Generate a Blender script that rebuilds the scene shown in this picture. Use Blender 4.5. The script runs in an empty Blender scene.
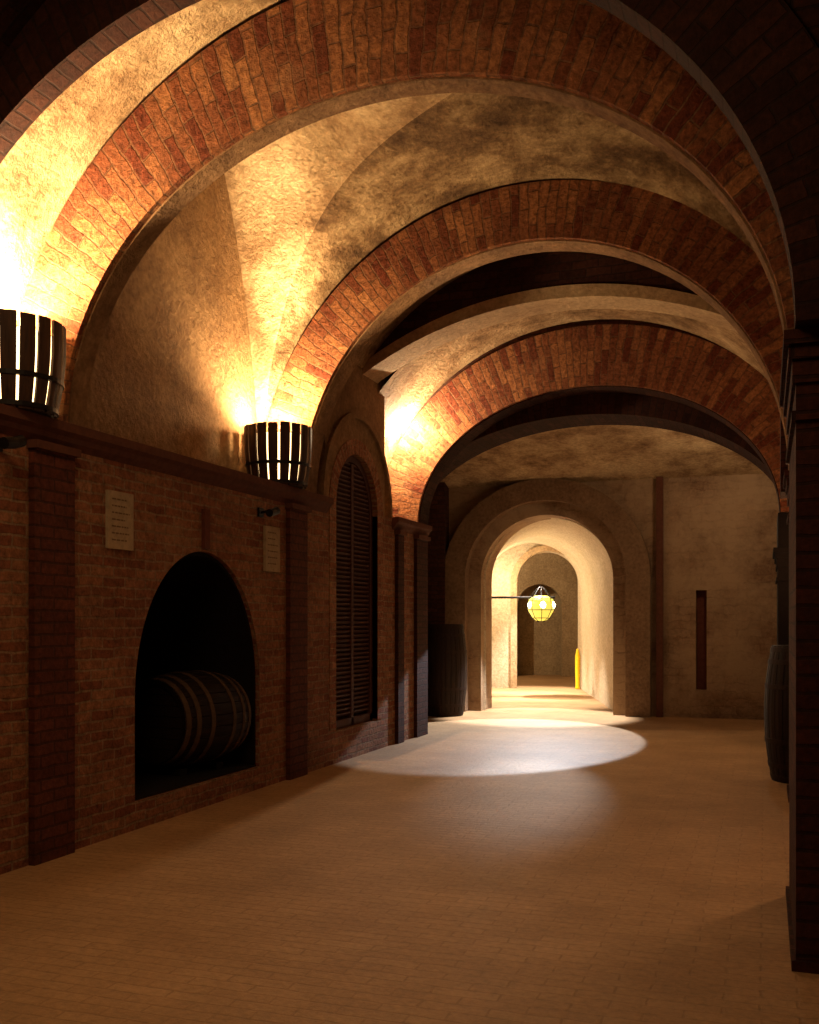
import bpy, bmesh, math, random
from mathutils import Vector, Matrix
random.seed(7)
PI = math.pi
SC = bpy.context.scene
COL = SC.collection
SC.view_settings.view_transform = 'Standard'

# ------------------------------------------------------------------ materials
def newmat(name):
    m = bpy.data.materials.new(name); m.use_nodes = True
    nt = m.node_tree; b = nt.nodes['Principled BSDF']; b.inputs['Specular IOR Level'].default_value = .15
    return m, nt, b
def N(nt, t, **kw):
    n = nt.nodes.new(t)
    for k, v in kw.items(): setattr(n, k, v)
    return n
def ramp(nt, stops):
    r = N(nt, 'ShaderNodeValToRGB'); e = r.color_ramp.elements
    e[0].position, e[0].color = stops[0][0], (*stops[0][1], 1)
    e[1].position, e[1].color = stops[-1][0], (*stops[-1][1], 1)
    for p, c in stops[1:-1]:
        x = e.new(p); x.color = (*c, 1)
    return r
def mix(nt, a, b, f, mode='MIX'):
    m = N(nt, 'ShaderNodeMix', data_type='RGBA', blend_type=mode)
    for sock, v in ((m.inputs[0], f), (m.inputs[6], a), (m.inputs[7], b)):
        if hasattr(v, 'is_output'): nt.links.new(v, sock)
        elif isinstance(v, tuple): sock.default_value = (*v, 1)
        else: sock.default_value = v
    return m.outputs[2]
def noise(nt, vec, scale, detail=4, rough=.6):
    n = N(nt, 'ShaderNodeTexNoise'); n.inputs['Scale'].default_value = scale
    n.inputs['Detail'].default_value = detail; n.inputs['Roughness'].default_value = rough
    nt.links.new(vec, n.inputs['Vector']); return n.outputs['Fac']
def brick_mat(name, c1, c2, mortar, bw=.25, rh=.075, ms=.009, stain=(.03,.015,.008), stain_amt=.6, bump=.6, rough=.85, plaster=None, plaster_amt=(.5,.6), dist=.015, wob=.02, fine=(.5,1.3)):
    m, nt, b = newmat(name)
    tc = N(nt, 'ShaderNodeTexCoord'); uv = tc.outputs['UV']; ob = tc.outputs['Object']
    wn = N(nt, 'ShaderNodeTexNoise'); wn.inputs['Scale'].default_value = 6; nt.links.new(ob, wn.inputs['Vector'])
    vm = N(nt, 'ShaderNodeVectorMath', operation='MULTIPLY_ADD')
    nt.links.new(wn.outputs['Color'], vm.inputs[0]); vm.inputs[1].default_value = (wob,wob,0); nt.links.new(uv, vm.inputs[2])
    br = N(nt, 'ShaderNodeTexBrick'); nt.links.new(vm.outputs[0], br.inputs['Vector'])
    br.inputs['Scale'].default_value = 1; br.inputs['Brick Width'].default_value = bw; br.inputs['Row Height'].default_value = rh
    br.inputs['Mortar Size'].default_value = ms; br.inputs['Mortar Smooth'].default_value = .3; br.inputs['Bias'].default_value = -.1
    br.inputs['Color1'].default_value = (*c1, 1); br.inputs['Color2'].default_value = (*c2, 1); br.inputs['Mortar'].default_value = (*mortar, 1)
    n1 = noise(nt, ob, 1.6, 6, .65); r1 = ramp(nt, [(.35, (0,0,0)), (.7, (1,1,1))]); nt.links.new(n1, r1.inputs[0])
    mm = N(nt, 'ShaderNodeMath', operation='MULTIPLY'); nt.links.new(r1.outputs[0], mm.inputs[0]); mm.inputs[1].default_value = stain_amt
    col = mix(nt, br.outputs['Color'], stain, mm.outputs[0])
    n2 = noise(nt, ob, 25, 5, .7)
    lo, hi = fine
    r2 = ramp(nt, [(.3, (lo,lo,lo)), (.75, (hi,hi*.96,hi*.92))]); nt.links.new(n2, r2.inputs[0])
    col = mix(nt, col, r2.outputs[0], 1.0, 'MULTIPLY')
    if plaster:
        n3 = noise(nt, ob, 1.1, 8, .7); r3 = ramp(nt, [(plaster_amt[0], (0,0,0)), (plaster_amt[1], (1,1,1))]); nt.links.new(n3, r3.inputs[0])
        col = mix(nt, col, plaster, r3.outputs[0])
    nt.links.new(col, b.inputs['Base Color']); b.inputs['Roughness'].default_value = rough
    inv = N(nt, 'ShaderNodeMath', operation='SUBTRACT'); inv.inputs[0].default_value = 1; nt.links.new(br.outputs['Fac'], inv.inputs[1])
    ad = N(nt, 'ShaderNodeMath', operation='MULTIPLY_ADD'); nt.links.new(n2, ad.inputs[0]); ad.inputs[1].default_value = .8; nt.links.new(inv.outputs[0], ad.inputs[2])
    bp = N(nt, 'ShaderNodeBump'); bp.inputs['Strength'].default_value = bump; bp.inputs['Distance'].default_value = dist
    nt.links.new(ad.outputs[0], bp.inputs['Height']); nt.links.new(bp.outputs[0], b.inputs['Normal'])
    return m
def plaster_mat(name, stops, scale=1.3, bump=.5, rough=.9, dist=.03):
    m, nt, b = newmat(name); tc = N(nt, 'ShaderNodeTexCoord'); ob = tc.outputs['Object']
    n1 = noise(nt, ob, scale, 9, .7); r1 = ramp(nt, stops); nt.links.new(n1, r1.inputs[0])
    n2 = noise(nt, ob, 22, 6, .7); r2 = ramp(nt, [(.3, (.6,.58,.55)), (.7, (1.15,1.12,1.1))]); nt.links.new(n2, r2.inputs[0])
    col = mix(nt, r1.outputs[0], r2.outputs[0], 1.0, 'MULTIPLY')
    nt.links.new(col, b.inputs['Base Color']); b.inputs['Roughness'].default_value = rough
    n3 = noise(nt, ob, 7, 8, .7)
    ad = N(nt, 'ShaderNodeMath', operation='ADD'); nt.links.new(n2, ad.inputs[0]); nt.links.new(n3, ad.inputs[1])
    bp = N(nt, 'ShaderNodeBump'); bp.inputs['Strength'].default_value = bump; bp.inputs['Distance'].default_value = dist
    nt.links.new(ad.outputs[0], bp.inputs['Height']); nt.links.new(bp.outputs[0], b.inputs['Normal'])
    return m
def wood_mat(name, c1, c2, st=(14,14,1.2), rough=.6):
    m, nt, b = newmat(name); tc = N(nt, 'ShaderNodeTexCoord')
    mp = N(nt, 'ShaderNodeMapping'); nt.links.new(tc.outputs['Object'], mp.inputs[0]); mp.inputs['Scale'].default_value = st
    n1 = noise(nt, mp.outputs[0], 3, 6, .65); r1 = ramp(nt, [(.3, c1), (.7, c2)]); nt.links.new(n1, r1.inputs[0])
    nt.links.new(r1.outputs[0], b.inputs['Base Color']); b.inputs['Roughness'].default_value = rough
    bp = N(nt, 'ShaderNodeBump'); bp.inputs['Strength'].default_value = .35; bp.inputs['Distance'].default_value = .01
    nt.links.new(n1, bp.inputs['Height']); nt.links.new(bp.outputs[0], b.inputs['Normal'])
    return m
def plain(name, c, rough=.6, metal=0, emit=None, es=0):
    m, nt, b = newmat(name); tc = N(nt, 'ShaderNodeTexCoord')
    n1 = noise(nt, tc.outputs['Object'], 18, 4); r = ramp(nt, [(.3, tuple(x*.75 for x in c)), (.7, tuple(min(1, x*1.15) for x in c))])
    nt.links.new(n1, r.inputs[0]); nt.links.new(r.outputs[0], b.inputs['Base Color'])
    b.inputs['Roughness'].default_value = rough; b.inputs['Metallic'].default_value = metal
    if emit: b.inputs['Emission Color'].default_value = (*emit, 1); b.inputs['Emission Strength'].default_value = es
    return m
M = {}
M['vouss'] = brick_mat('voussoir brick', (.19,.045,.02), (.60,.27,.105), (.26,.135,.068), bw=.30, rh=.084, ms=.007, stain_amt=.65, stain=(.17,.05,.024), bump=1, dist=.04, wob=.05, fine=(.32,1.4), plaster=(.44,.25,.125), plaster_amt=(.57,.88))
M['vouss_shaded'] = brick_mat('shaded voussoir brick', (.035,.010,.006), (.075,.024,.013), (.03,.013,.009), bw=.27, rh=.088, ms=.008, stain_amt=.7, stain=(.02,.008,.005))  # shade of the unlit brickwork is put into this dark colour
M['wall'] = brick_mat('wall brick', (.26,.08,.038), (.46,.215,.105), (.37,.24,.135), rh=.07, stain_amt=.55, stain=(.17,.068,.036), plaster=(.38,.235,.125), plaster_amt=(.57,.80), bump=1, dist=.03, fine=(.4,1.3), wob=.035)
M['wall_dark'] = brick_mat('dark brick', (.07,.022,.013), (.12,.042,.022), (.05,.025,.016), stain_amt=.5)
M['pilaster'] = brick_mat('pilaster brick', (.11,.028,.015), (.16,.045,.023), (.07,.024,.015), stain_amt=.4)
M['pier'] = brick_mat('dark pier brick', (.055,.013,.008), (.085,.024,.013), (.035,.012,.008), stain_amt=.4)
M['vault'] = plaster_mat('vault plaster', [(.32, (.16,.09,.043)), (.44, (.36,.225,.115)), (.57, (.57,.40,.22)), (.8, (.74,.58,.35))], scale=1.7, bump=.85, dist=.045)
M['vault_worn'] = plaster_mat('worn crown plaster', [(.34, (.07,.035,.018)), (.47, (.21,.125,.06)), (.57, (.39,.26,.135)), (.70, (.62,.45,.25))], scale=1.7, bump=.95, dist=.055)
M['lunette'] = plaster_mat('lunette plaster', [(.3, (.18,.10,.047)), (.7, (.36,.22,.105))], scale=2.2, bump=.85, dist=.035)
M['rib'] = plaster_mat('pale rib plaster', [(.3, (.38,.25,.14)), (.7, (.56,.41,.24))], scale=2.2, bump=.6)
M['soffit'] = plaster_mat('tan soffit', [(.3, (.17,.088,.042)), (.7, (.38,.22,.11))], scale=4, bump=1, dist=.04)
M['surround'] = plaster_mat('tan surround plaster', [(.3, (.17,.10,.055)), (.7, (.28,.175,.10))], scale=2.0, bump=.6)
M['backplaster'] = brick_mat('back wall masonry', (.29,.175,.10), (.38,.25,.15), (.26,.155,.09), bw=.34, rh=.12, ms=.010, stain_amt=.7, stain=(.16,.085,.046), bump=.6, dist=.025, wob=.14, fine=(.55,1.2), plaster=(.36,.24,.14), plaster_amt=(.40,.60))
M['farplaster'] = plaster_mat('far room plaster', [(.3, (.30,.21,.12)), (.7, (.48,.36,.22))], scale=1.6, bump=.6)
M['cream'] = plaster_mat('cream plaster', [(.3, (.52,.42,.28)), (.7, (.66,.55,.39))], scale=1.2, bump=.5)
M['cornice'] = plain('cornice stone', (.11,.039,.022), .8)
M['shade_black'] = plain('near-black shade', (.010,.006,.005), .95)  # shade of the unlit niche put into a near-black colour
M['floor'] = brick_mat('floor tile', (.42,.25,.12), (.48,.295,.145), (.355,.21,.10), bw=.28, rh=.08, ms=.006, stain=(.29,.165,.075), stain_amt=.8, bump=.55, dist=.015, rough=.58, fine=(.72,1.14), wob=.03)
M['oak'] = wood_mat('dark shutter wood', (.05,.017,.010), (.09,.032,.018))
M['oak_shaded'] = wood_mat('shaded cask oak', (.008,.004,.003), (.018,.009,.006))  # niche shade is put into the cask's oak colour
M['oak_dark'] = wood_mat('blackened oak', (.012,.007,.005), (.028,.013,.008))
M['oak_lamp'] = wood_mat('lamp barrel oak', (.03,.014,.008), (.075,.035,.017))
M['iron'] = plain('black iron', (.02,.016,.014), .5, .6)
M['hoop'] = plain('worn hoop', (.085,.048,.026), .8)
M['hoop_dark'] = plain('dark hoop', (.03,.016,.011), .7, .2)
M['plaque'] = plain('pale plaque', (.36,.26,.155), .8)
M['ink'] = plain('dark lettering', (.17,.10,.055), .9)
M['redwood'] = plain('red brown timber', (.12,.035,.018), .8)
M['yellow'] = plain('yellow paint', (.85,.55,.02), .5)
M['bulb'] = plain('warm bulb', (1,.8,.5), .5, 0, (1,.74,.38), 25)
M['frost'] = plain('frosted lamp glass', (.9,.8,.6), .5, 0, (1,.66,.30), 5)
M['bulb_green'] = plain('yellow bulb', (1,1,.5), .5, 0, (1,.90,.45), 16)
M['shade'] = plain('green gold glass', (.4,.33,.05), .4, 0, (.85,.66,.10), 1.1)

# ------------------------------------------------------------------ mesh helpers
class B:
    def __init__(s): s.bm = bmesh.new(); s.uv = s.bm.loops.layers.uv.new('UVMap')
    def face(s, cos, uvs=None, mi=0):
        vs = [s.bm.verts.new(c) for c in cos]
        try: f = s.bm.faces.new(vs)
        except ValueError: return
        f.material_index = mi
        if uvs is None:
            f.normal_update(); n = f.normal; ax = max(range(3), key=lambda i: abs(n[i]))
            uvs = [((c[1], c[2]) if ax == 0 else (c[0], c[2]) if ax == 1 else (c[0], c[1])) for c in cos]
        for l, t in zip(f.loops, uvs): l[s.uv].uv = t
        return f
    def prism(s, pts, axis, t0, t1):
        def P(p, t): return (t, p[0], p[1]) if axis == 'x' else (p[0], t, p[1]) if axis == 'y' else (p[0], p[1], t)
        s.face([P(p, t0) for p in pts]); s.face([P(p, t1) for p in reversed(pts)])
        n = len(pts); acc = 0
        for i in range(n):
            a, b = pts[i], pts[(i+1) % n]
            L = math.hypot(b[0]-a[0], b[1]-a[1])
            s.face([P(a, t0), P(b, t0), P(b, t1), P(a, t1)], None if n < 8 else [(t0, acc), (t0, acc+L), (t1, acc+L), (t1, acc)])
            acc += L
    def box(s, x0, x1, y0, y1, z0, z1): s.prism([(x0, y0), (x1, y0), (x1, y1), (x0, y1)], 'z', z0, z1)
    def ring(s, c, a1, b1, a2, b2, zs, y0, y1, n=64, leg=0, axis='y'):
        """elliptical arch ring of voussoirs; axis = direction of its depth"""
        def P(h, d, z): return (h, d, z) if axis == 'y' else (d, h, z)
        prof = []; acc = 0; prev = None
        angs = [PI*i/n for i in range(n+1)]
        pi = [(c+a1*math.cos(t), zs+b1*math.sin(t)) for t in angs]; po = [(c+a2*math.cos(t), zs+b2*math.sin(t)) for t in angs]
        if leg:
            pi = [(c+a1, zs-leg)] + pi + [(c-a1, zs-leg)]; po = [(c+a2, zs-leg)] + po + [(c-a2, zs-leg)]
        for p, q in zip(pi, po):
            m_ = ((p[0]*.6+q[0]*.4), (p[1]*.6+q[1]*.4))
            if prev: acc += math.hypot(m_[0]-prev[0], m_[1]-prev[1])
            prev = m_; prof.append((p, q, acc))
        for (p, q, a), (p2, q2, b_) in zip(prof[:-1], prof[1:]):
            T = math.hypot(q[0]-p[0], q[1]-p[1]); T2 = math.hypot(q2[0]-p2[0], q2[1]-p2[1]); D = y1-y0
            s.face([P(p[0], y0, p[1]), P(q[0], y0, q[1]), P(q2[0], y0, q2[1]), P(p2[0], y0, p2[1])], [(0, a), (T, a), (T2, b_), (0, b_)])
            s.face([P(p[0], y1, p[1]), P(p2[0], y1, p2[1]), P(q2[0], y1, q2[1]), P(q[0], y1, q[1])], [(0, a), (0, b_), (T2, b_), (T, a)])
            s.face([P(p[0], y0, p[1]), P(p2[0], y0, p2[1]), P(p2[0], y1, p2[1]), P(p[0], y1, p[1])], [(0, a), (0, b_), (-D, b_), (-D, a)])
            s.face([P(q[0], y0, q[1]), P(q[0], y1, q[1]), P(q2[0], y1, q2[1]), P(q2[0], y0, q2[1])], [(T, a), (T+D, a), (T+D, b_), (T, b_)])
        for p, q, a in (prof[0], prof[-1]):
            s.face([P(p[0], y0, p[1]), P(q[0], y0, q[1]), P(q[0], y1, q[1]), P(p[0], y1, p[1])])
    def tube(s, pts, r, n=8):
        rings = []
        for i, p in enumerate(pts):
            p = Vector(p); d = (Vector(pts[min(i+1, len(pts)-1)])-Vector(pts[max(i-1, 0)])).normalized()
            u = d.orthogonal().normalized() if abs(d.z) > .99 else d.cross(Vector((0,0,1))).normalized(); v = d.cross(u)
            rings.append([tuple(p+r*(math.cos(2*PI*k/n)*u+math.sin(2*PI*k/n)*v)) for k in range(n)])
        for a, b in zip(rings[:-1], rings[1:]):
            for k in range(n): s.face([a[k], a[(k+1) % n], b[(k+1) % n], b[k]])
        s.face(rings[0][::-1]); s.face(rings[-1])
    def lathe(s, prof, n=32, o=(0,0,0)):
        for (r0, z0), (r1, z1) in zip(prof[:-1], prof[1:]):
            for k in range(n):
                a, b = 2*PI*k/n, 2*PI*(k+1)/n
                q = [(r0*math.cos(a), r0*math.sin(a), z0), (r0*math.cos(b), r0*math.sin(b), z0), (r1*math.cos(b), r1*math.sin(b), z1), (r1*math.cos(a), r1*math.sin(a), z1)]
                if r0 < 1e-6: q = q[1:]
                elif r1 < 1e-6: q = q[:3]
                s.face([(c[0]+o[0], c[1]+o[1], c[2]+o[2]) for c in q])
    def build(s, name, mat, parent=None, smooth=False, loc=None, rot=None, mat2=None):
        bmesh.ops.remove_doubles(s.bm, verts=s.bm.verts, dist=1e-4)
        bmesh.ops.recalc_face_normals(s.bm, faces=s.bm.faces)
        me = bpy.data.meshes.new(name); s.bm.to_mesh(me); s.bm.free()
        if smooth:
            for p in me.polygons: p.use_smooth = True
        me.materials.append(M[mat])
        if mat2: me.materials.append(M[mat2])
        o = bpy.data.objects.new(name, me); COL.objects.link(o)
        if parent: o.parent = parent
        if loc: o.location = loc
        if rot: o.rotation_euler = rot
        return o
def struct(o): o['kind'] = 'structure'; return o
def thing(name, label, cat, loc=(0,0,0), rot=(0,0,0), group=None):
    o = bpy.data.objects.new(name, None); COL.objects.link(o); o.location = loc; o.rotation_euler = rot
    o.empty_display_size = .1
    o['label'] = label; o['category'] = cat
    if group: o['group'] = group
    return o
def tag(o, label, cat, group=None):
    o['label'] = label; o['category'] = cat
    if group: o['group'] = group
    return o
def notch(c, a, b, zs, zb, x0, x1, zt, n=40):
    """wall outline with an arched opening cut up from its bottom edge"""
    arc = [(c-a*math.cos(PI*i/n), zs+b*math.sin(PI*i/n)) for i in range(n+1)]
    if zs > zb+1e-4: p = [(x0, zb), (c-a, zb)] + arc + [(c+a, zb)]
    else: p = [(x0, zb)] + arc
    return p + [(x1, zb), (x1, zt), (x0, zt)]

H = 1.5                     # eye height
ZS = 2.75                   # top of the cornice ledge
XL, XR, XU, XV = -4.26, .125, -4.74, .60
CX = -2.07
ZT = 6.9

# ------------------------------------------------------------------ floor
b = B(); b.box(-9.5, 2.2, -2.5, 31, -.12, 0); struct(b.build('floor', 'floor'))

# ------------------------------------------------------------------ left wall
b = B()
NY, NA = 7.04, .94          # niche
GY, GA = 10.26, .60         # shuttered opening
WE = 12.62                  # end of the left wall
b.prism([(-2.5, 0), (5.9, 0), (5.9, ZS), (-2.5, ZS)], 'x', -5.25, XL)
b.box(-5.9, XL, 5.9, 8.2, 0, .2)
b.prism(notch(NY, NA, 1.12, .94, .2, 5.9, 8.2, ZS), 'x', -5.9, XL)
b.box(-6.0, -5.75, 5.9, 8.2, .2, ZS)
b.prism([(8.2, 0), (9.4, 0), (9.4, ZS), (8.2, ZS)], 'x', -5.25, XL)
b.box(-5.25, XL, 9.4, 11.1, 0, .34)
b.box(-5.25, XL, 9.4, GY-GA, .34, 2.72); b.box(-5.25, XL, GY+GA, 11.1, .34, 2.72)
b.box(-5.25, -4.95, 9.5, 11.0, .34, 3.6)
b.prism([(11.1, 0), (WE, 0), (WE, ZS), (11.1, ZS)], 'x', -5.25, XL)
struct(b.build('wall_left', 'wall'))
b = B()
b.prism(notch(GY, GA, .62, 2.72, 2.72, 9.4, 11.1, 4.6), 'x', -5.25, XL)
b.box(-5.25, XU, -2.5, 9.4, ZS, ZT); b.box(-5.25, XU, 11.1, WE, ZS, ZT)
struct(b.build('wall_left_upper', 'lunette'))
# thin near-black liner, added to keep the niche in shade
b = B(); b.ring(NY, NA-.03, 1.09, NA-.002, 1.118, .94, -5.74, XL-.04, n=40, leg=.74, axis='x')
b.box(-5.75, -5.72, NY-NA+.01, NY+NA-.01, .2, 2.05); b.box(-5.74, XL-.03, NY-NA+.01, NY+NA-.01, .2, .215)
struct(b.build('wall_niche', 'shade_black'))
# cornice
def cornice(bm, y0, y1):
    prof = [(XL-.3, ZS-.14), (XL+.0, ZS-.14), (XL+.02, ZS-.12), (XL+.04, ZS-.10), (XL+.055, ZS-.07), (XL+.085, ZS-.045), (XL+.085, ZS+.012), (XL-.3, ZS+.012)]
    bm.prism(prof, 'y', y0, y1)
b = B(); cornice(b, -2.5, 9.42); struct(b.build('trim_1', 'cornice'))
b = B(); cornice(b, 11.35, WE+.03); struct(b.build('trim_2', 'cornice'))
b = B(); b.ring(GY, GA, .62, GA+.17, .79, 2.72, XL-.1, XL+.008, n=32, leg=2.36, axis='x'); struct(b.build('trim_4', 'wall'))
b = B(); b.ring(GY+.02, GA+.34, 1.0, GA+.40, 1.06, 2.74, XL-.1, XL+.035, n=32, axis='x'); struct(b.build('trim_3', 'lunette'))
b = B(); b.box(XL-.05, XL+.03, NY-.04, NY+.04, 2.08, 2.40); struct(b.build('trim_5', 'redwood'))

# louvred shutter
d = bpy.data.objects.new('door_1', None); COL.objects.link(d); d.location = (XL-.10, GY, .34); struct(d)
b = B()
b.ring(0, GA-.08, .54, GA, .62, 2.38, -.04, .04, n=32, leg=2.38, axis='x'); b.box(-.04, .04, -GA, GA, 0, .09); b.box(-.04, .04, -.03, .03, 0, 2.9)
b.build('door_frame', 'oak', d)
b = B()
k = .11
while k < 2.90:
    w = GA-.07 if k < 2.38 else (GA-.07)*math.sqrt(max(0, 1-((k-2.38)/.56)**2))
    if w > .05: b.prism([(-.02, k), (.028, k+.030), (.028, k+.046), (-.02, k+.05)], 'y', -w, w)
    k += .05
b.build('louvre_slats', 'oak', d)

# ------------------------------------------------------------------ pilasters on the left wall
def pilaster(y0, y1, label, z1=ZS-.14, mat='pilaster', dx=.045):
    t = thing('brick_pilaster', label, 'pilaster', (XL+.001, (y0+y1)/2, 0), group='pilasters on the left wall'); w = (y1-y0)/2
    b = B(); b.box(0, dx, -w, w, .0, z1-.05); b.build('shaft', mat, t)
    b = B(); b.box(0, dx+.035, -w-.02, w+.02, z1-.05, z1+.0); b.build('capital', 'cornice', t)
    return t
pilaster(5.0, 5.38, 'dark red brick pilaster under the nearest barrel lamp at the left edge')
pilaster(8.5, 8.88, 'dark red brick pilaster between the cask niche and the louvred shutter')
pilaster(11.45, 11.66, 'narrow dark pilaster just past the louvred shutter', mat='pier')
pilaster(12.15, 12.58, 'farthest dark pilaster at the end of the left wall', mat='pier')

# ------------------------------------------------------------------ right wall and piers
b = B()
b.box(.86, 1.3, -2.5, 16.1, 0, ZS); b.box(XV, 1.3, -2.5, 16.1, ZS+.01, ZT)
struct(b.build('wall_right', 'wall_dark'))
def pier(x, y0, y1, label, zc=2.74, z1=2.74, mat='pier'):
    t = thing('brick_pier', label, 'pier', (x, y0, 0), group='brick piers along the right side'); D = y1-y0; W = .85-x
    b = B(); b.box(0, W, 0, D, 0, z1); b.build('shaft', mat, t)
    b = B()
    for e, za, zb in ((.018, zc-.38, zc-.34), (.015, zc-.22, zc-.12), (.03, zc-.12, zc-.06), (.05, zc-.06, zc)):
        b.box(-e, W, -e, D+e, za, zb)
    b.build('capital', mat, t)
    b = B(); b.box(-.018, W, -.018, D+.018, 0, .045); b.build('base', mat, t)
    return t
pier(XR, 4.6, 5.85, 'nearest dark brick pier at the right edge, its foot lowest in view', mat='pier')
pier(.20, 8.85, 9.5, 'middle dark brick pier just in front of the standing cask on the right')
pier(.14, 12.2, 13.4, 'farthest dark brick pier beyond the standing cask on the right', zc=2.34, mat='shade_black')  # near-black colour put in so this pier reads as unlit

# ------------------------------------------------------------------ arches
def arch(label, c, a1, b1, a2, b2, y0, y1, zs=ZS, mat='vouss', spandrel='wall_dark', d0=.03, d1=.0, soffit=None, zt=None):
    t = thing('brick_arch', label, 'arch', (c, y0, zs), group='arches spanning the cellar')
    b = B(); b.ring(0, a1, b1, a2, b2, 0, 0, y1-y0); b.build('voussoir_ring', mat, t)
    b = B(); b.prism(notch(0, a2-.03, b2-.03, 0, 0, -5.25-c, 1.3-c, (zt or ZT)-zs), 'y', d0, y1-y0-d1); b.build('spandrel', spandrel, t)
    if soffit:
        b = B(); b.ring(0, a1-.012, b1-.012, a1+.02, b1+.02, 0, .05, y1-y0+.01); b.build('soffit', soffit, t)
    return t
arch('nearest arch, mostly out of frame overhead, dark brick in shadow', -2.31, 2.43, 2.08, 2.80, 2.56, 4.46, 4.62, mat='vouss_shaded', spandrel='vouss_shaded')
arch('largest lit brick arch, springing beside the nearest barrel lamp', CX, 2.19, 1.84, 2.67, 2.47, 5.32, 5.52, soffit='soffit')
arch('second lit brick arch, springing beside the smaller barrel lamp', -2.03, 2.23, 2.19, 2.71, 2.70, 8.85, 9.16, soffit='soffit')
# diaphragm wall with a flat arch, pale rib along its edge
n = 40; Rr = (2.35**2+.72**2)/(2*.72); zc_ = .72-Rr; aa = math.asin(2.35/Rr)
arc = [(CX-Rr*math.sin(aa-2*aa*i/n), 4.2+zc_+Rr*math.cos(aa-2*aa*i/n)) for i in range(n+1)]
b = B(); b.prism([(CX-3.1, 4.29)]+[(p[0], p[1]+.09) for p in arc]+[(CX+3.3, 4.29), (CX+3.3, 5.9), (CX-3.1, 5.9)], 'y', 10.45, 10.95); struct(b.build('wall_diaphragm', 'vouss_shaded'))  # unlit face, its shade is in the dark brick colour
b = B(); b.prism([(p[0], p[1]-.03) for p in arc]+[(p[0], p[1]+.10) for p in reversed(arc)], 'y', 10.42, 10.87); struct(b.build('trim_10', 'rib'))
b = B(); b.box(XR+.02, XV+.02, 10.40, 11.0, ZS+.01, 4.4); struct(b.build('wall_right_buttress', 'wall_dark'))
arch('third lit brick arch, low and deep, before the end bay', -2.03, 2.2, 1.62, 2.75, 2.35, 12.2, 12.6, soffit='vouss_shaded')
arch('dark unlit inner arch framing the end wall with the doorway', -2.2, 2.46, 1.36, 2.75, 2.0, 12.65, 13.4, mat='vouss_shaded', spandrel='vouss_shaded')

# ------------------------------------------------------------------ vaults
def barrel_vault(name, mat, c, a, bb, y0, y1, n=48, m=12):
    b = B()
    for i in range(n):
        t0, t1 = PI*i/n, PI*(i+1)/n
        for j in range(m):
            ya, yb = y0+(y1-y0)*j/m, y0+(y1-y0)*(j+1)/m
            P = lambda t, y: (c+a*math.cos(t), y, ZS+bb*math.sin(t))
            b.face([P(t0, ya), P(t1, ya), P(t1, yb), P(t0, yb)])
    return struct(b.build(name, mat, smooth=True))
barrel_vault('ceiling', 'vouss_shaded', CX, 2.70, 2.65, -2.5, 4.5)
barrel_vault('ceiling', 'vault', CX, 2.68, 2.50, 4.6, 5.36)
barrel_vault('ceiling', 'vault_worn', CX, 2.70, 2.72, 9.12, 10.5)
barrel_vault('ceiling', 'vault', CX, 2.70, 2.42, 10.9, 12.24)
# groin vault: webs meeting in softened creases along the diagonals
b = B(); c, a, bb, yc, hl = CX, 2.68, 2.72, 7.18, 1.69
def gp(xp, yp):
    z1 = math.sqrt(max(0, 1-xp*xp)); z2 = math.sqrt(max(0, 1-yp*yp))
    k_ = .08*(1-max(abs(xp), abs(yp))**6)+1e-4        # smooth maximum of the two barrels
    h_ = max(k_-abs(z1-z2), 0)/k_
    z = bb*(max(z1, z2)+h_*h_*k_*.25)+1.15*xp*xp*(1-yp*yp)
    return (c+a*xp, yc+hl*yp, ZS+z)
n, m = 80, 30
for sg in (-1, 1):
    for i in range(n):
        t0, t1 = -math.cos(PI*i/n), -math.cos(PI*(i+1)/n)
        for j in range(m):
            f0, f1 = j/m, (j+1)/m
            L = lambda t, f: abs(t)+(1-abs(t))*f
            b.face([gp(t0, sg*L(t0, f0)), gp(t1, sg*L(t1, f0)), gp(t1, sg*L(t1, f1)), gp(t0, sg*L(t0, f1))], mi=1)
            b.face([gp(sg*L(t0, f0), t0), gp(sg*L(t1, f0), t1), gp(sg*L(t1, f1), t1), gp(sg*L(t0, f1), t0)], mi=0)
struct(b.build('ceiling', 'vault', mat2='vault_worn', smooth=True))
# end-bay ceiling: a shallow vault running down to the back wall
b = B(); n = 24
pr = [(13.35+2.8*i/n, 3.72+.55*math.cos(PI/2*i/n)) for i in range(n+1)]
b.prism(pr+[(p[0], p[1]+.15) for p in reversed(pr)], 'x', -7.2, 1.3); struct(b.build('ceiling', 'vault'))

# ------------------------------------------------------------------ end bay
b = B()
PX, PA = -3.37, 1.09
b.prism(notch(PX, PA, 1.05, 2.18, 0, -7.2, -1.2, 4.6), 'y', 16.1, 16.8)
b.box(-1.2, -1.01, 16.1, 16.8, 0, 4.6); b.box(-.85, 1.3, 16.1, 16.8, 0, 4.6)
b.box(-1.01, -.85, 16.1, 16.8, 0, .43); b.box(-1.01, -.85, 16.1, 16.8, 1.98, 4.6)
struct(b.build('wall_back', 'backplaster'))
b = B(); b.box(-1.03, -.83, 16.25, 16.3, .41, 2.0); struct(b.build('window_1', 'redwood'))
b = B(); b.ring(PX, PA+.22, 1.25, PA+.60, 1.6, 2.2, 15.9, 16.12, n=40, leg=2.2); struct(b.build('trim_7', 'surround'))
b = B(); b.box(-1.60, -1.5, 16.0, 16.12, 0, 3.75); struct(b.build('trim_8', 'cornice'))
b = B(); b.box(-7.2, -5.02, 15.86, 16.11, 0, 3.9); struct(b.build('wall_shade_panel', 'wall_dark'))  # dark panel added so the shaded corner stays near-black
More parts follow.
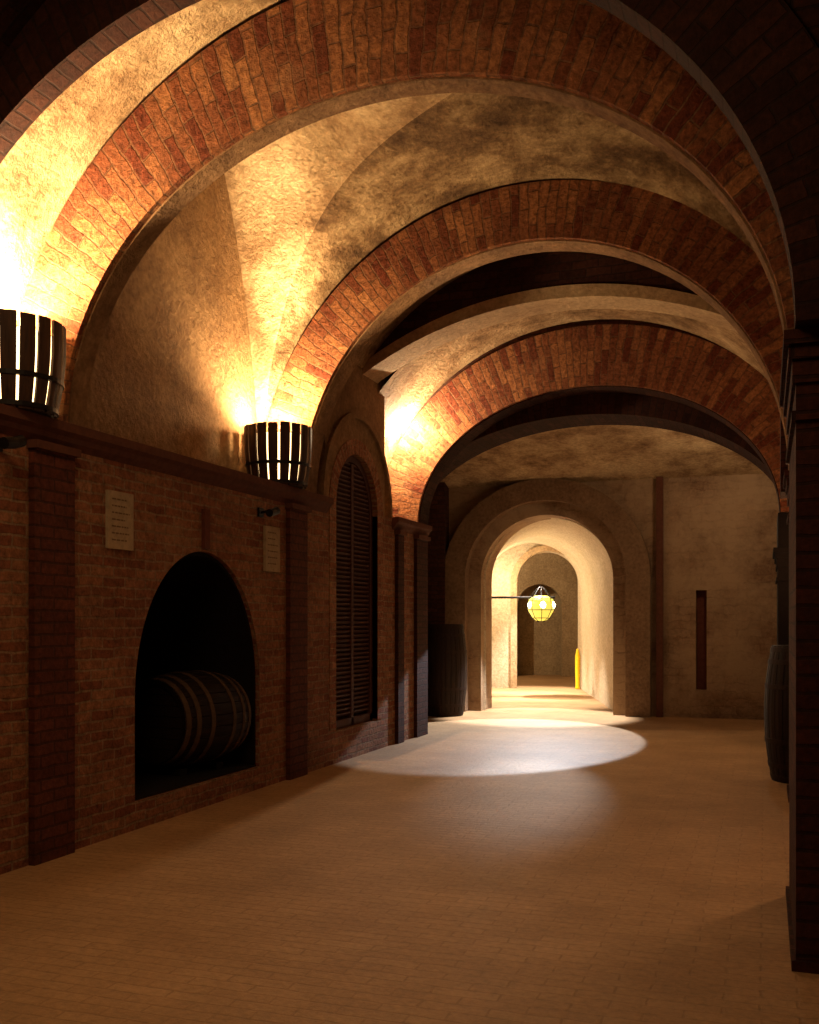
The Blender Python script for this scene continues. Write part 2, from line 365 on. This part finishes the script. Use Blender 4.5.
b = B(); b.box(-7.4, -7.0, 12.7, 16.8, 0, 4.6); b.box(-7.2, -5.0, 12.6, 13.35, 0, 4.6); struct(b.build('wall_left_end', 'wall_dark'))

# ------------------------------------------------------------------ passage beyond, turned to the left
TA = math.radians(15.5); TO = (PX, 16.45, 0)
def T(o): o.location = TO; o.rotation_euler = (0, 0, TA); return o
b = B(); b.prism(notch(0, 1.06, 1.03, 2.2, 0, -1.30, 1.5, 3.6), 'y', .12, 5.8); T(struct(b.build('wall_passage', 'cream')))
b = B(); b.prism(notch(.36, .70, .70, 2.36, 0, -3.4, 3.2, 4.2), 'y', 5.8, 6.25); T(struct(b.build('wall_passage_end', 'cream')))
b = B(); b.ring(.36, .70, .70, .84, .84, 2.36, 5.70, 5.82, n=32, leg=2.36); T(struct(b.build('trim_9', 'rib')))
b = B(); b.box(-3.4, -3.1, 6.2, 11, 0, 4.2); b.box(2.9, 3.2, 6.2, 11, 0, 4.2); b.box(-3.4, 3.2, 6.2, 11.3, 4.1, 4.3)
b.prism(notch(.45, .6, .6, 1.9, 0, -3.4, 3.2, 4.2), 'y', 10.6, 11.0); b.box(-.4, 1.3, 11.3, 11.5, 0, 3)
T(struct(b.build('wall_far_room', 'farplaster')))

# ------------------------------------------------------------------ casks
def cask(label, R, Re, L, mat, headmat, hoopmat, loc, rot=(0,0,0), nst=26, hoops=(.03,.12,.3,.7,.88,.97), group='wooden casks'):
    t = thing('wine_cask', label, 'barrel', loc, rot, group)
    rad = lambda s: Re+(R-Re)*(1-(2*s-1)**2)
    b = B(); m = 16
    for k in range(nst):
        a0, a1 = 2*PI*k/nst, 2*PI*(k+1)/nst; g = .06*(a1-a0)
        cr = [(a0, -.008), (a0+g, 0), (a0+(a1-a0)/2, .002), (a1-g, 0), (a1, -.008)]
        for j in range(m):
            s0, s1 = j/m, (j+1)/m
            for (p, dp), (q, dq) in zip(cr[:-1], cr[1:]):
                f = lambda an, dr, s: ((rad(s)+dr)*math.cos(an), (rad(s)+dr)*math.sin(an), s*L)
                b.face([f(p, dp, s0), f(q, dq, s0), f(q, dq, s1), f(p, dp, s1)])
    for s, sg in ((0, 1), (1, -1)):
        b.lathe([(Re-.006, s*L), (Re-.035, s*L), (Re-.04, s*L+sg*.04)], n=nst*2)
    b.build('staves', mat, t)
    for s, sg in ((0, 1), (1, -1)):
        b = B(); r = Re-.03; n = 7; z = s*L+sg*.04
        for k in range(n):
            x0, x1 = -r+2*r*k/n+.003, -r+2*r*(k+1)/n-.003
            pts = []
            for q in range(7):
                x = x0+(x1-x0)*q/6; pts.append((x, math.sqrt(max(0, r*r-x*x))))
            pts = pts+[(x, -y) for x, y in reversed(pts)]
            b.prism(pts, 'z', z-.012, z+.012)
        b.build('cask_head', headmat, t)
    for s in hoops:
        w = .022; b = B(); s0, s1 = s-w/L, s+w/L
        r0, r1 = rad(max(0, s0))+.006, rad(min(1, s1))+.006
        b.lathe([(r0-.012, s0*L), (r0, s0*L), (r1, s1*L), (r1-.012, s1*L)], n=48)
        b.build('hoop', hoopmat, t, smooth=False)
    return t
ax = Vector((-.16, -1, 0)).normalized()
rz = math.atan2(ax.y, ax.x)
cask('old oak cask lying on its side inside the arched wall niche', .40, .345, .86, 'oak_shaded', 'oak_dark', 'hoop', (-4.60, 7.88, .67), (0, PI/2, rz), hoops=(.04,.16,.34,.66,.84,.96))
t = thing('cask_cradle', 'dark timber cradle under the cask in the wall niche', 'cradle', (-4.66, 7.44, .216), (0, 0, -.2))
for q in (-.22, .22):
    b = B(); b.prism([(-.36, 0), (.16, 0), (.16, .06), (.04, .04), (-.12, .04), (-.26, .06), (-.36, .12)], 'y', q-.04, q+.04); b.build('cradle_beam', 'shade_black', t)
cask('tall dark cask standing upright left of the end doorway', .37, .30, 1.45, 'oak_dark', 'oak_dark', 'hoop_dark', (-4.82, 15.2, 0))
cask('tall blackened cask standing upright against the right wall', .37, .30, 1.27, 'oak_dark', 'oak_dark', 'hoop_dark', (.36, 10.1, 0))

# ------------------------------------------------------------------ barrel lamps on the ledge
def barrel_lamp(label, loc, nst=18):
    t = thing('barrel_lamp', label, 'lamp', loc, group='slatted barrel lamps on the ledge')
    R, Re, L = .32, .265, .56; rad = lambda s: Re+(R-Re)*(1-(1-min(1, s*1.25))**2)
    b = B(); m = 10
    for k in range(nst):
        a0 = 2*PI*k/nst; a1 = a0+2*PI/nst*random.uniform(.76, .86); am = (a0+a1)/2
        top = 1+random.uniform(-.015, .015)
        for j in range(m):
            s0, s1 = j/m*top, (j+1)/m*top
            f = lambda an, dr, s: ((rad(s)+dr)*math.cos(an), (rad(s)+dr)*math.sin(an), s*L)
            for p, q in ((a0, am), (am, a1)):
                b.face([f(p, 0, s0), f(q, 0, s0), f(q, 0, s1), f(p, 0, s1)]); b.face([f(p, -.018, s0), f(p, -.018, s1), f(q, -.018, s1), f(q, -.018, s0)])
            b.face([f(a0, 0, s0), f(a0, 0, s1), f(a0, -.018, s1), f(a0, -.018, s0)]); b.face([f(a1, 0, s0), f(a1, -.018, s0), f(a1, -.018, s1), f(a1, 0, s1)])
        for p, q in ((a0, am), (am, a1)): b.face([f(p, 0, top), f(q, 0, top), f(q, -.018, top), f(p, -.018, top)])
    b.build('staves', 'oak_lamp', t)
    for s in (.05, .36):
        b = B(); r = rad(s); b.lathe([(r-.022, s*L-.014), (r+.006, s*L-.014), (r+.006, s*L+.014), (r-.022, s*L+.014), (r-.022, s*L-.014)], n=40); b.build('hoop', 'iron', t)
    b = B(); b.lathe([(0, 0), (Re-.03, 0), (Re-.03, .03), (0, .03)], n=32); b.build('barrel_base', 'oak_dark', t)
    b = B(); b.lathe([(.19, .05), (.215, .12), (.25, .3), (.255, .48), (.25, .48), (.245, .3), (.21, .12), (.185, .05)], n=28); b.build('glass_liner', 'frost', t, smooth=True)
    b = B(); b.lathe([(0, .03), (.035, .03), (.035, .2), (0, .2)], n=16); b.build('bulb_holder', 'iron', t)
    b = B(); b.lathe([(0, .2), (.05, .22), (.085, .28), (.08, .36), (.04, .42), (0, .43)], n=20); b.build('bulb', 'bulb', t, smooth=True)
    return t
def light(kind, name, loc, e, col, r=.05, **kw):
    L = bpy.data.lights.new(name, kind); L.energy = e; L.color = col
    if kind != 'AREA': L.shadow_soft_size = r
    for k, v in kw.items(): setattr(L, k, v)
    o = bpy.data.objects.new(name, L); COL.objects.link(o); o.location = loc; return o
def aim(o, tgt): o.rotation_euler = (Vector(tgt)-o.location).to_track_quat('-Z', 'Y').to_euler()
WARM = (1, .69, .36)
barrel_lamp('nearest slatted barrel lamp on the ledge, cut by the left edge', (-4.36, 4.965, ZS+.012))
barrel_lamp('slatted barrel lamp on the ledge beside the second brick arch', (-4.34, 8.50, ZS+.012))
for x, y, e in ((-4.47, 4.99, 480), (-4.46, 8.56, 350)):
    light('SPOT', 'lamp uplight', (x, y, ZS+.52), e*1.4, WARM, .05, spot_size=math.radians(162), spot_blend=.85).rotation_euler = (PI, 0, 0)
    light('POINT', 'lamp glow', (x, y, ZS+.62), e*.14, WARM, .05)
s = light('SPOT', 'lamp beam', (-4.46, 8.54, ZS+.58), 1050, WARM, .05, spot_size=math.radians(40), spot_blend=1); aim(s, (-4.28, 8.42, 5.2))
light('POINT', 'lamp light', (-4.33, 11.95, 3.98), 240, (1, .73, .44), .02)

# ------------------------------------------------------------------ plaques and small fittings
def plaque(label, y0, y1, z0, z1, rows):
    t = thing('wall_plaque', label, 'plaque', (XL+.0, (y0+y1)/2, z0), group='pale plaques on the left wall'); w = (y1-y0)/2; h = z1-z0
    b = B(); b.box(0, .025, -w, w, 0, h); b.build('board', 'plaque', t)
    for r_ in range(rows):
        b = B(); z = h-.05-r_*(h-.07)/rows; y = -w+.04; e = w-.04-random.random()*w*.5
        while y < e:
            l = .015+random.random()*.03; b.box(.02, .027, y, min(y+l, e), z-.010, z); y += l+.012
        b.build('lettering_line', 'ink', t)
plaque('larger pale plaque left of the cask niche', 5.76, 6.05, 2.0, 2.4, 7)
plaque('smaller pale plaque right of the cask niche by the pilaster', 8.05, 8.33, 1.95, 2.36, 6)
def fitting(label, y, z):
    t = thing('wall_spotlight', label, 'spotlight', (XL, y, z), group='small black spotlights under the cornice')
    b = B(); b.box(0, .02, -.04, .04, -.04, .04); b.build('mounting_plate', 'iron', t)
    b = B(); b.tube([(.01, 0, 0), (.10, 0, .01), (.14, 0, -.01)], .012); b.build('arm', 'iron', t)
    b = B(); b.tube([(.14, .06, .02), (.14, 0, 0), (.15, -.10, -.02)], .035, 12); b.build('lamp_head', 'iron', t)
fitting('small black spotlight under the cornice at the left edge', 4.72, 2.54)
fitting('small black spotlight above the smaller plaque', 7.98, 2.47)

# ------------------------------------------------------------------ hanging lantern, yellow post
def TL(x, y, z): v = Matrix.Rotation(TA, 3, 'Z') @ Vector((x, y, 0)); return (TO[0]+v.x, TO[1]+v.y, z)
ch = thing('hanging_lantern', 'yellow glowing lantern on a dark iron bracket inside the end passage', 'lantern', TL(.05, 3.3, 1.50), (0, 0, TA))
b = B()
for z, r in ((.06, .18), (.22, .27), (.44, .25)):
    b.tube([(r*math.cos(2*PI*k/24), r*math.sin(2*PI*k/24), z) for k in range(25)], .006)
for k in range(8): a = PI/4*k; b.tube([(rr*math.cos(a), rr*math.sin(a), z) for rr, z in ((.05, -.02), (.18, .06), (.27, .22), (.25, .44), (.10, .62), (.03, .68))], .006)
b.build('iron_frame', 'iron', ch)
b = B(); b.tube([(.28, 0, .47), (-1.10, 0, .47)], .022); b.tube([(0, 0, .44), (0, 0, .70)], .012); b.build('bracket_arm', 'iron', ch)
b = B(); b.lathe([(0, .0), (.10, .01), (.17, .07), (.26, .22), (.24, .43), (.12, .5)], 20); b.build('glass_shade', 'shade', ch, smooth=True)
for k in range(5):
    a = 2*PI*k/5-PI/2+.1; b = B(); b.lathe([(0, .0), (.045, .02), (.065, .08), (.035, .14), (0, .16)], 12, (.225*math.cos(a), .225*math.sin(a), .24)); b.build('bulb', 'bulb_green', ch, smooth=True)
b = B(); b.lathe([(0, 0), (.06, 0), (.06, .03), (.045, .08), (.055, .4), (.055, .72), (.04, .80), (.03, .87), (0, .9)], 20)
o = b.build('yellow_post', 'yellow', smooth=True); tag(o, 'slim bright yellow post at the right side of the far inner arch', 'post')
o.location = TL(.985, 5.5, 0)

# ------------------------------------------------------------------ light
o = light('AREA', 'passage light', TL(-1.03, 3.6, 1.5), 55, (1, .86, .66), shape='RECTANGLE'); o.data.size = 2.0; o.data.size_y = 3.0
o.rotation_euler = (0, -PI/2, TA)
for y_ in (1.6, 3.4, 5.0):
    o = light('SPOT', 'passage spot', TL(-.15, y_, 3.0), 1300, (1, .95, .86), .02, spot_size=math.radians(62), spot_blend=.7); o.rotation_euler = (0, 0, 0)
light('POINT', 'passage light', TL(-.85, 5.0, 2.4), 70, (1, .85, .58), .02)
light('POINT', 'far room light', TL(-1.8, 8.2, 3.2), 230, (1, .80, .50), .02)
s1 = light('SPOT', 'floor spot', (-3.3, 16.3, 3.0), 1600, (.82, .90, 1), .02, spot_size=math.radians(45), spot_blend=.08); aim(s1, (-3.26, 13.3, 0))
s4 = light('SPOT', 'floor spot', (-3.4, 16.2, 3.0), 1700, (.90, .94, 1), .02, spot_size=math.radians(58), spot_blend=.35); aim(s4, (-3.4, 15.6, 0))
s2 = light('SPOT', 'floor spot', (-3.3, 16.25, 3.0), 520, (1, .92, .84), .02, spot_size=math.radians(13.5), spot_blend=.75); aim(s2, (-2.15, 9.0, 0))
light('POINT', 'bay fill', (.42, 6.35, 2.2), 32, (1, .57, .28), .06)  # unseen fill, added behind the near pier
light('POINT', 'bay fill', (.45, 11.5, 2.2), 18, (1, .58, .28), .06)  # unseen fill, added for the farther bay
light('POINT', 'end bay fill', (-.2, 13.95, 3.72), 48, (1, .72, .43), .05)  # unseen fill, added above the inner arch to brighten the end bay
o = light('AREA', 'front fill', (-2.2, 2.2, 4.6), 56, (1, .64, .32), size=1.6); o.rotation_euler = (math.radians(18), 0, 0)  # soft fill added overhead, out of view
w = bpy.data.worlds.new('World'); SC.world = w; w.use_nodes = True
w.node_tree.nodes['Background'].inputs[0].default_value = (1, .6, .32, 1); w.node_tree.nodes['Background'].inputs[1].default_value = .02

# ------------------------------------------------------------------ camera
cam = bpy.data.cameras.new('Camera'); co = bpy.data.objects.new('Camera', cam); COL.objects.link(co); SC.camera = co
cam.sensor_fit = 'VERTICAL'; cam.sensor_height = 36; cam.lens = 1000/1024*36
cam.shift_y = 109/1024; cam.clip_start = .05
co.location = (0, 0, H); co.rotation_euler = (PI/2, 0, math.atan(355.5/1000))
